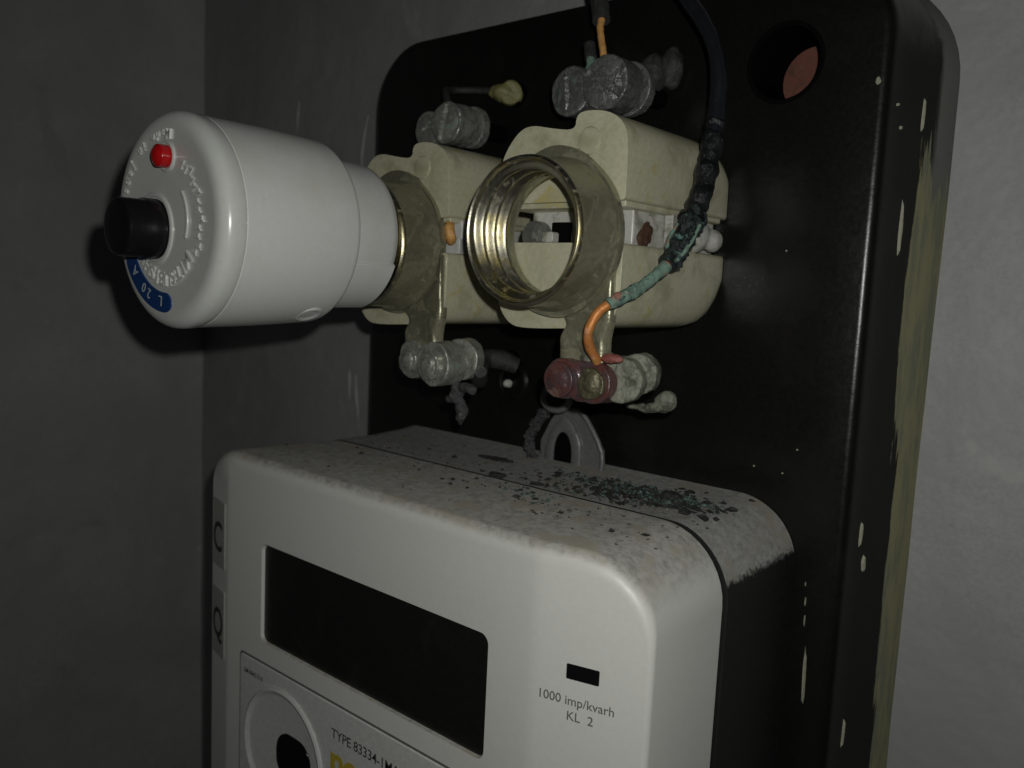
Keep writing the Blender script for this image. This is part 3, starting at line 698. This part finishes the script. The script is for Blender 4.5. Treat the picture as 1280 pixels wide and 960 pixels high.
# wire into the upper terminal of the open socket
uw = thing('upper_wire', 'wire with orange bared end going into the top terminal above the open socket', 'wire', (-9, 39, 42))
tube('dark_insulation', [(-18.5, 45, 66), (-15.6, 44, 58.7), (-13.4, 42.3, 53.2)], 2.2, dark_wire, uw, seg=14)
tube('orange_bare_end', [(-13.3, 42.2, 53.4), (-12.6, 41, 50.5), (-10.4, 39.4, 45.3), (-8.6, 38.4, 40.6)], .85, orange_plastic, uw, seg=12, wob=.15, wf=.9)
gs = thing('green_stub', 'short green corroded wire stub beside the orange bared wire end', 'wire', (-13.9, 40, 41.5))
tube('green_tip', [(-15.4, 41.6, 44.6), (-14.4, 40.4, 40.6)], 1.0, verdigris, gs, seg=10, wob=.3, wf=1)
tube('dark_sleeve', [(-17.0, 43, 48.2), (-15.2, 41.5, 44.4)], 1.5, dark_wire, gs, seg=10)
lw = thing('bent_dark_wire', 'thin dusty dark wire bent over the top of the left terminal', 'wire', (-62.6, 40, 38.3))
tube('wire_length', [(-62.6, 40.5, 37.6), (-65.2, 42.5, 41.2), (-69, 46, 43.9), (-71.2, 51, 45.2), (-68, 55, 45.6), (-62, 57, 45.2), (-54.5, 57.6, 44.2)], 1.0, dark_wire, lw, seg=12)
yc = thing('yellow_wire_end', 'yellowed wire end poking from the board hole between the two terminals', 'wire', (-53, 57, 43))
blob('yellow_sheath', (((-55.6, 55.5, 43.6), (3.4, 3.4, 2.6)), ((-53.2, 56, 43.4), ('c', 3.3, 1.2), .8), ((-57.5, 54.8, 43.8), (2.2, 2.4, 2.0))), yellow_cap, yc, .3, .4, .4, 2)
tube('yellow_core', [(-52, 59, 43), (-54, 55, 43.4)], 1.6, yellow_cap, yc, seg=10)
dc = thing('dark_connector', 'dark ribbed connector stub behind the right upper terminal', 'connector', (-5, 54, 42))
blob('stub_body', (((-7.5, 50, 40.2), (3.2, 5, 3.6)), ((-4.6, 53, 42), (3.4, 3.6, 4.6)), ((-1.2, 56, 43.8), (2.8, 3, 5))), dark_wire, dc, .4, .6, .4, 1)
ll = thing('lower_left_wire', 'dark flattened wire curling from the left lower clamp into the board hole', 'wire', (-53, 50, -38))
tube('wire_length', [(-28.5, 21.5, -32), (-34, 27, -34.6), (-44, 38, -36), (-52, 46, -34.4), (-54.2, 51.5, -32.4), (-51.5, 55, -32.2), (-48, 58.5, -34)], lambda t: 1.6+1.1*min(1, t*2), dark_wire, ll, seg=16, wob=.5, wf=.3)
blob('pale_core', (((-50.2, 57.2, -39.3), (1.4, 1.4, 1.3)),), glaze, ll, .2, .2, .8, 1)
collar(-48.6, -38.6, 4.2, 5.2, .6)
db = blob('charred_drip', (((-33.2, 18, -37.5), (1.7, 1.5, 2.8)), ((-31.6, 18.4, -42.0), (1.4, 1.3, 3.4)), ((-29.5, 18, -36.0), (3, 1.6, 1.4)), ((-34.8, 18.0, -39.2), (1.4, 1, 1.0))), rough_dark, None, .3, .8, .5, 1)
tag(db, 'charred dark crust hanging below the left lower clamp', 'crust')
cr = blob('corroded_tag', (((13.5, 30, -36.2), (5.5, 1.8, .8)), ((18.8, 29, -34.0), (2.6, 1.6, 2.2)), ((17.0, 29, -35.6), (3, 1.6, 1.0))), crust, None, .3, .6, .5, 1)
tag(cr, 'small pale corroded metal tag below the right clamp', 'metal tag')
# paint flecks on the board
fleck(47.3, 57.9, 35.4, 1.1, 1.6)
for x, z in ((27, -50.5), (37, -45), (34, -51), (30.5, 0)): fleck(x, 58.0, z, .5, .5, .2)
pts = [(38.6, 58.0, -82), (38.4, 58, -80), (38.2, 58, -76.5)]
fleck(43.2, 57.9, -97, .8, 16, .5, -.03); fleck(42.2, 57.9, -84, .35, 3, .3); fleck(42.0, 57.9, -79.5, .4, 2.2, .3); fleck(41.7, 57.9, -75.5, .3, 1.2, .3)
side_fleck(63.5, -62.5, .55, 6, .03); side_fleck(65.2, -70, .8, 4.2, -.04); side_fleck(70, 30, .5, 8, .02); side_fleck(62, 31, .5, .8); side_fleck(63.5, 26.5, .4, .9)
side_fleck(66.5, 5, .6, 11); side_fleck(64, -110, .35, 8, .02)

# ------------------------------------------------------------ debris on the meter top
random.seed(3)
def shard(v_all, f_all, c, r, flat=.5):
    n0 = len(v_all); n = random.randint(4, 6); a0 = random.random()*6
    for k in range(n):
        a = a0+2*PI*k/n; q = r*(.5+.8*random.random())
        v_all.append((c[0]+q*math.cos(a), c[1]+q*math.sin(a)*.8, c[2]+r*flat*random.uniform(-.3, .4)))
    v_all.append((c[0]+r*.3*random.uniform(-1, 1), c[1]+r*.3*random.uniform(-1, 1), c[2]+r*flat*random.uniform(.6, 1.5)))
    v_all.append((c[0], c[1], c[2]-r*.3))
    for k in range(n):
        f_all.append((n0+k, n0+(k+1) % n, n0+n)); f_all.append((n0+(k+1) % n, n0+k, n0+n+1))
def debris(name, label, m, clusters, hi=1.0):
    v, f = [], []
    for (cx, cy, sx, sy, n, r0, r1) in clusters:
        for _ in range(n):
            x = random.gauss(cx, sx); y = min(57, max(1 if random.random() < .9 else 0, random.gauss(cy, sy)))
            if x > 30 or x < -92: continue
            if 23.7 < y < 26.3: y += 3
            z = -58.45 if y < 25 else -58.25
            if x > 22.5: z -= ((x-22.5)**2)/30*1.0 if x < 38 else 8
            r = r0+(r1-r0)*random.random()**2.5
            shard(v, f, (x, y, z+r*.15), r)
    o = mesh(name, v, f, m, None, fix=False, sharp=20); o['kind'] = 'stuff'; o['label'] = label; o['category'] = 'debris'
    return o
debris('green_crumbs', 'green corrosion crumbs heaped on the rear half of the dusty meter top', green_crumb,
       ((12, 40, 6.5, 3.4, 750, .12, 1.25), (0, 42, 8, 4, 350, .1, .9), (22, 39, 4, 3, 60, .1, .9), (2, 30, 6, 3, 60, .1, .7), (-8, 20, 4, 3, 50, .1, 1.0)))
debris('black_crumbs', 'black flakes and crumbs scattered across the dusty meter top', black_crumb,
       ((12, 40, 7, 4, 420, .12, 1.4), (-4, 38, 10, 6, 240, .1, 1.0), (-28, 25, 18, 7, 90, .08, .9), (5, 16, 12, 6, 34, .08, .7), (-60, 30, 18, 14, 40, .1, .8), (26, 38, 3, 4, 12, .2, .9)))
debris('dust_grit', 'pale brown grit scattered over the white meter cover top', grit_mat,
       ((10, 36, 12, 8, 260, .08, .6), (-20, 22, 26, 9, 240, .08, .5), (8, 14, 12, 7, 90, .1, .7), (-55, 25, 22, 15, 120, .08, .45)))
v, f = [], []
for _ in range(60):
    x = min(29, random.gauss(8, 12)); y = min(55, max(27.5, random.gauss(38, 6))); q = random.uniform(.9, 1.9); shard(v, f, (x, y, -58.1), q, .35)
for x, y, q in ((-28, 12, .9), (-33, 14, .8), (-10, 15, 1.3), (-6, 17, 1.0), (20, 9, 1.1), (26, 12, .9), (5, 12, .8), (-62, 38, .9), (-75, 22, .8), (-68, 18, 1.0)): shard(v, f, (x, y, -58.4), q, .4)
o = mesh('dark_flakes', v, f, black_crumb, None, fix=False, sharp=20); o['kind'] = 'stuff'; o['label'] = 'larger blackened flakes mixed into the heap behind the meter seam'; o['category'] = 'debris'
for c, r, lab in (((-25.6, 26.0, -57.8), (2.2, 1.3, .8), 'dark lump of debris sitting on the meter seam'), ((-40.5, 41.5, -58.1), (5.8, 1.6, .45), 'long black flake on the meter top left of the hanger'),
                  ((14.5, 41.5, -57.6), (2.6, 1.8, 1.0), 'largest blackened crumb in the green heap on the meter top')):
    tag(blob('debris_lump', ((c, r), ((c[0]+r[0]*.6, c[1]+.4, c[2]), (r[0]*.5, r[1]*.8, r[2]*.8))), black_crumb, None, .2, .5, .7, 1, .15), lab, 'debris')
